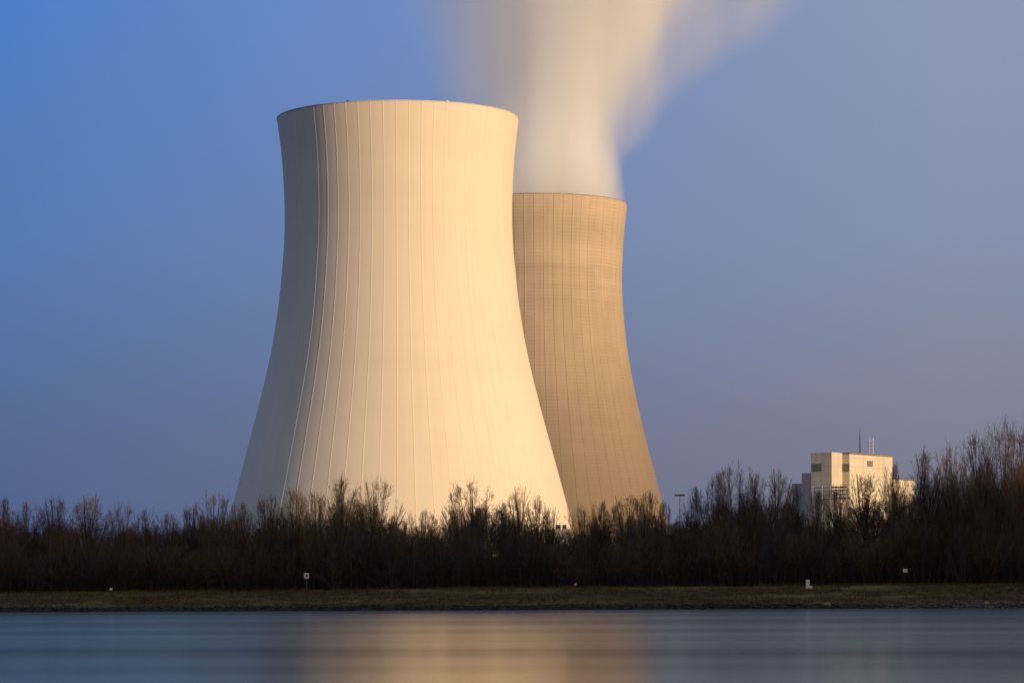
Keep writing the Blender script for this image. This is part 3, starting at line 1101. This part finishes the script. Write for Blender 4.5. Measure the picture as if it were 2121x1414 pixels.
# ------------------------------------------------------------------ undergrowth, grass, stones
def build_undergrowth():
    rnd = random.Random(5)
    m = MB()
    for i in range(27000):
        X = rnd.uniform(-84, 84)
        d = 22.0 + rnd.random() ** 1.3 * 75
        Y = bank_y(X) + d
        z = ground_at(X, Y)
        cl = 0.5 + 0.5 * noise.noise((X * 0.22, d * 0.15, 9.0))
        h = rnd.uniform(1.4, 3.4) + (3.6 + 2.6 * min(1, max(0, d - 40) / 25)) * cl * rnd.random() * min(1, (d - 20) / 10)
        a = rnd.uniform(0, 6.28)
        l = rnd.uniform(0.05, 0.5)
        p1 = Vector((X + math.cos(a) * l * 0.4 * h * 0.5, Y + math.sin(a) * l * 0.4 * h * 0.5, z + h * 0.55))
        p2 = Vector((X + math.cos(a) * l * h * 0.6, Y + math.sin(a) * l * h * 0.6, z + h))
        m.tube([(X, Y, z - 0.1), p1, p2], [0.035, 0.026, 0.012], 3, caps=False)
        for q in range(3):
            b = rnd.uniform(0, 6.28)
            t = rnd.uniform(0.2, 0.9)
            s = Vector((X, Y, z)).lerp(p2, t)
            e = s + Vector((math.cos(b) * 0.45, math.sin(b) * 0.45, 0.55)) * rnd.uniform(0.6, 1.6)
            m.tube([s, e], [0.020, 0.010], 3, caps=False)
    o = m.build('undergrowth', bark('bramble', (0.060, 0.044, 0.042), (0.036, 0.028, 0.030)))
    o['kind'] = 'stuff'


build_undergrowth()


def build_grass():
    rnd = random.Random(8)
    V, F = [], []
    for i in range(9000):
        X = rnd.uniform(-64, 64)
        d = rnd.uniform(1.2, 23.0)
        if noise.noise((X * 0.14, d * 0.3, 1.0)) + 0.35 * rnd.random() < -0.05:
            continue
        Y = bank_y(X) + d
        z = bank_z(X, d)
        for q in range(5):
            x, y = X + rnd.gauss(0, .18), Y + rnd.gauss(0, .18)
            a = rnd.uniform(0, 6.28)
            h = rnd.uniform(0.12, 0.34)
            wv = 0.035
            ex, ey = x + rnd.gauss(0, .09), y + rnd.gauss(0, .09)
            b = len(V)
            V += [(x - math.cos(a) * wv, y - math.sin(a) * wv, z - 0.03), (x + math.cos(a) * wv, y + math.sin(a) * wv, z - 0.03), (ex, ey, z + h)]
            F.append((b, b + 1, b + 2))
    m = noisy((0.110, 0.094, 0.022), (0.070, 0.046, 0.018), 0.30, 0.9, 4, (0.5, 1, 1), 'winter_grass', spec=0.1)
    o = link('grass', V, F, m)
    o['kind'] = 'stuff'


build_grass()


def stone_mesh(rnd, V, F, c, s):
    b = len(V)
    n, rows = 7, 4
    sd = rnd.random() * 50
    ax = (rnd.uniform(0.8, 1.5), rnd.uniform(0.7, 1.1), rnd.uniform(0.45, 0.8))
    rz = rnd.uniform(0, 6.28)
    for j in range(rows + 1):
        t = math.pi * j / rows
        for i in range(n):
            u = 2 * math.pi * i / n + (j % 2) * 0.4
            p = Vector((math.sin(t) * math.cos(u), math.sin(t) * math.sin(u), math.cos(t)))
            r = 1 + 0.35 * noise.noise(p * 1.4 + Vector((sd, sd, 0)))
            x, y, z = p.x * r * ax[0] * s, p.y * r * ax[1] * s, p.z * r * ax[2] * s
            V.append((c[0] + x * math.cos(rz) - y * math.sin(rz), c[1] + x * math.sin(rz) + y * math.cos(rz), c[2] + z))
    for j in range(rows):
        for i in range(n):
            i2 = (i + 1) % n
            F.append((b + j * n + i, b + (j + 1) * n + i, b + (j + 1) * n + i2, b + j * n + i2))


def build_stones():
    rnd = random.Random(21)
    V, F = [], []
    for i in range(1500):
        X = rnd.uniform(-64, 64)
        d = rnd.uniform(-0.2, 1.7)
        stone_mesh(rnd, V, F, (X, bank_y(X) + d, bank_z(X, d) + 0.02), rnd.uniform(0.07, 0.20))
    for i in range(900):        # gravel spit at the right
        X = 38 + rnd.random() ** 0.8 * 26
        d = rnd.uniform(0.2, 5.0)
        stone_mesh(rnd, V, F, (X, bank_y(X) + d, bank_z(X, d) + 0.02), rnd.uniform(0.06, 0.17))
    def b(nt, p):
        tc = nt.new('ShaderNodeTexCoord')
        xyz = nt.new('ShaderNodeSeparateXYZ')
        nt.l.new(tc.outputs['Object'], xyz.inputs[0])
        f = nt.maprange(nt.noise(tc.outputs['Object'], 0.9, 3), 0.3, 0.7)
        wet = nt.mix(f, C(0.050, 0.038, 0.028), C(0.020, 0.016, 0.013))      # mossy block stone
        dry = nt.mix(f, C(0.200, 0.160, 0.130), C(0.070, 0.055, 0.045))      # dry gravel of the spit
        nt.put(p.inputs['Base Color'], nt.mix(nt.maprange(xyz.outputs[0], 33.0, 41.0, 0.0, 1.0), wet, dry))
    m = material('shore_stone', (0.1, 0.08, 0.07), 0.9, b, 0.15)
    o = link('rubble', V, F, m, None, 180)
    o['kind'] = 'stuff'
    pale = noisy((0.30, 0.27, 0.24), (0.20, 0.18, 0.16), 3.0, 0.9, 3, name='pale_stone')
    for px, py, s, lab in ((1716, 1251, 0.30, 'pale stone at the waterline below the white marker stone'),
                           (2038, 1252, 0.34, 'largest pale stone on the gravel shore at the right'),
                           (1995, 1251, 0.22, 'small pale stone left of the largest one on the gravel shore'),
                           (2108, 1252, 0.24, 'pale stone on the gravel shore near the right picture edge')):
        X = (px - PX) / FPX * 312
        V, F = [], []
        stone_mesh(rnd, V, F, (0, 0, 0), s)
        o = link('shore_stone', V, F, pale, None, 180)
        o.location = (X, bank_y(X) + 0.9, bank_z(X, 0.9) + 0.1)
        tag(o, lab, 'stone', 'pale stones on the shore')


build_stones()


# ------------------------------------------------------------------ signs and markers on the bank
def bank_point(px, d):
    X = (px - PX) / FPX * (bank_y(0) + d)
    for _ in range(3):
        Y = bank_y(X) + d
        X = at(px, 1215, Y).x
    return Vector((X, Y, bank_z(X, d)))


def build_markers():
    p = bank_point(635, 19)
    k = p.y / FPX
    zc = at(635, 1191.5, p.y).z - p.z
    o = thing('waterway_sign', 'white square sign with dark centre on a slim post by the wood', 'sign', p)
    m = MB()
    m.tube([(0, 0, -0.3), (0, 0, zc + 0.30)], [0.045, 0.045], 8)
    m.build('post', noisy((0.16, 0.16, 0.16), (0.11, 0.11, 0.11), 3, 0.5, name='galvanised_post'), o, 40)
    m = MB()
    w = 0.27
    m.box(-w, w, -0.075, -0.05, zc - 0.31, zc + 0.31)
    m.build('board', MAT['white_paint'], o)
    m = MB()
    m.box(-0.12, 0.12, -0.082, -0.0755, zc - 0.13, zc + 0.12)
    m.build('symbol', MAT['dark_metal'], o)

    p = bank_point(1875, 21.5)
    zc = at(1875, 1181, p.y).z - p.z
    o = thing('board_sign', 'small white board on a dark post before the wood at the right', 'sign', p)
    m = MB()
    m.tube([(0, 0, -0.3), (0, 0, zc + 0.12)], [0.04, 0.04], 8)
    m.build('post', MAT['dark_metal'], o, 40)
    m = MB()
    m.box(-0.25, 0.25, -0.07, -0.045, zc - 0.18, zc + 0.18)
    m.build('board', MAT['white_paint'], o)
    for s in (-0.10, 0.10):
        m = MB()
        m.box(s - 0.045, s + 0.045, -0.076, -0.0705, zc - 0.05, zc + 0.05)
        m.build('symbol', noisy((0.30, 0.30, 0.31), (0.25, 0.25, 0.26), 3, name='faded_mark'), o)

    p = bank_point(1673, 15)
    zb, zt = at(1673, 1215, p.y).z, at(1673, 1200, p.y).z
    o = thing('marker_stone', 'upright white marker stone with a small foot on the grass bank', 'marker', (p.x, p.y, p.z))
    m = MB()
    h = zt - p.z
    m.box(-0.20, 0.20, -0.16, 0.16, -0.3, h, 0.06)
    m.build('pillar', MAT['white_paint'], o)
    m = MB()
    m.box(0.203, 0.46, -0.16, 0.16, -0.3, max(0.12, zb - p.z + 0.14), 0.04)
    m.build('foot', MAT['white_paint'], o)

    for px, py, d, lab, mt in ((230, 1221, 17, 'tiny white marker peg on the grass bank at the left', MAT['white_paint']),
                               (1192, 1210, 20, 'tiny orange marker peg on the bank under the brown tower',
                                noisy((0.75, 0.42, 0.22), (0.65, 0.36, 0.2), 4, 0.6, name='orange_paint'))):
        p = bank_point(px, d)
        zc = max(0.35, at(px, py, p.y).z - p.z)
        o = thing('marker_peg', lab, 'marker', p)
        m = MB()
        m.box(-0.05, 0.05, -0.05, 0.05, -0.2, zc - 0.12, 0.012)
        m.build('stake', MAT['dark_metal'], o)
        m = MB()
        m.box(-0.14, 0.14, -0.12, 0.12, zc - 0.117, zc + 0.13, 0.04)
        m.build('cap', mt, o)


build_markers()
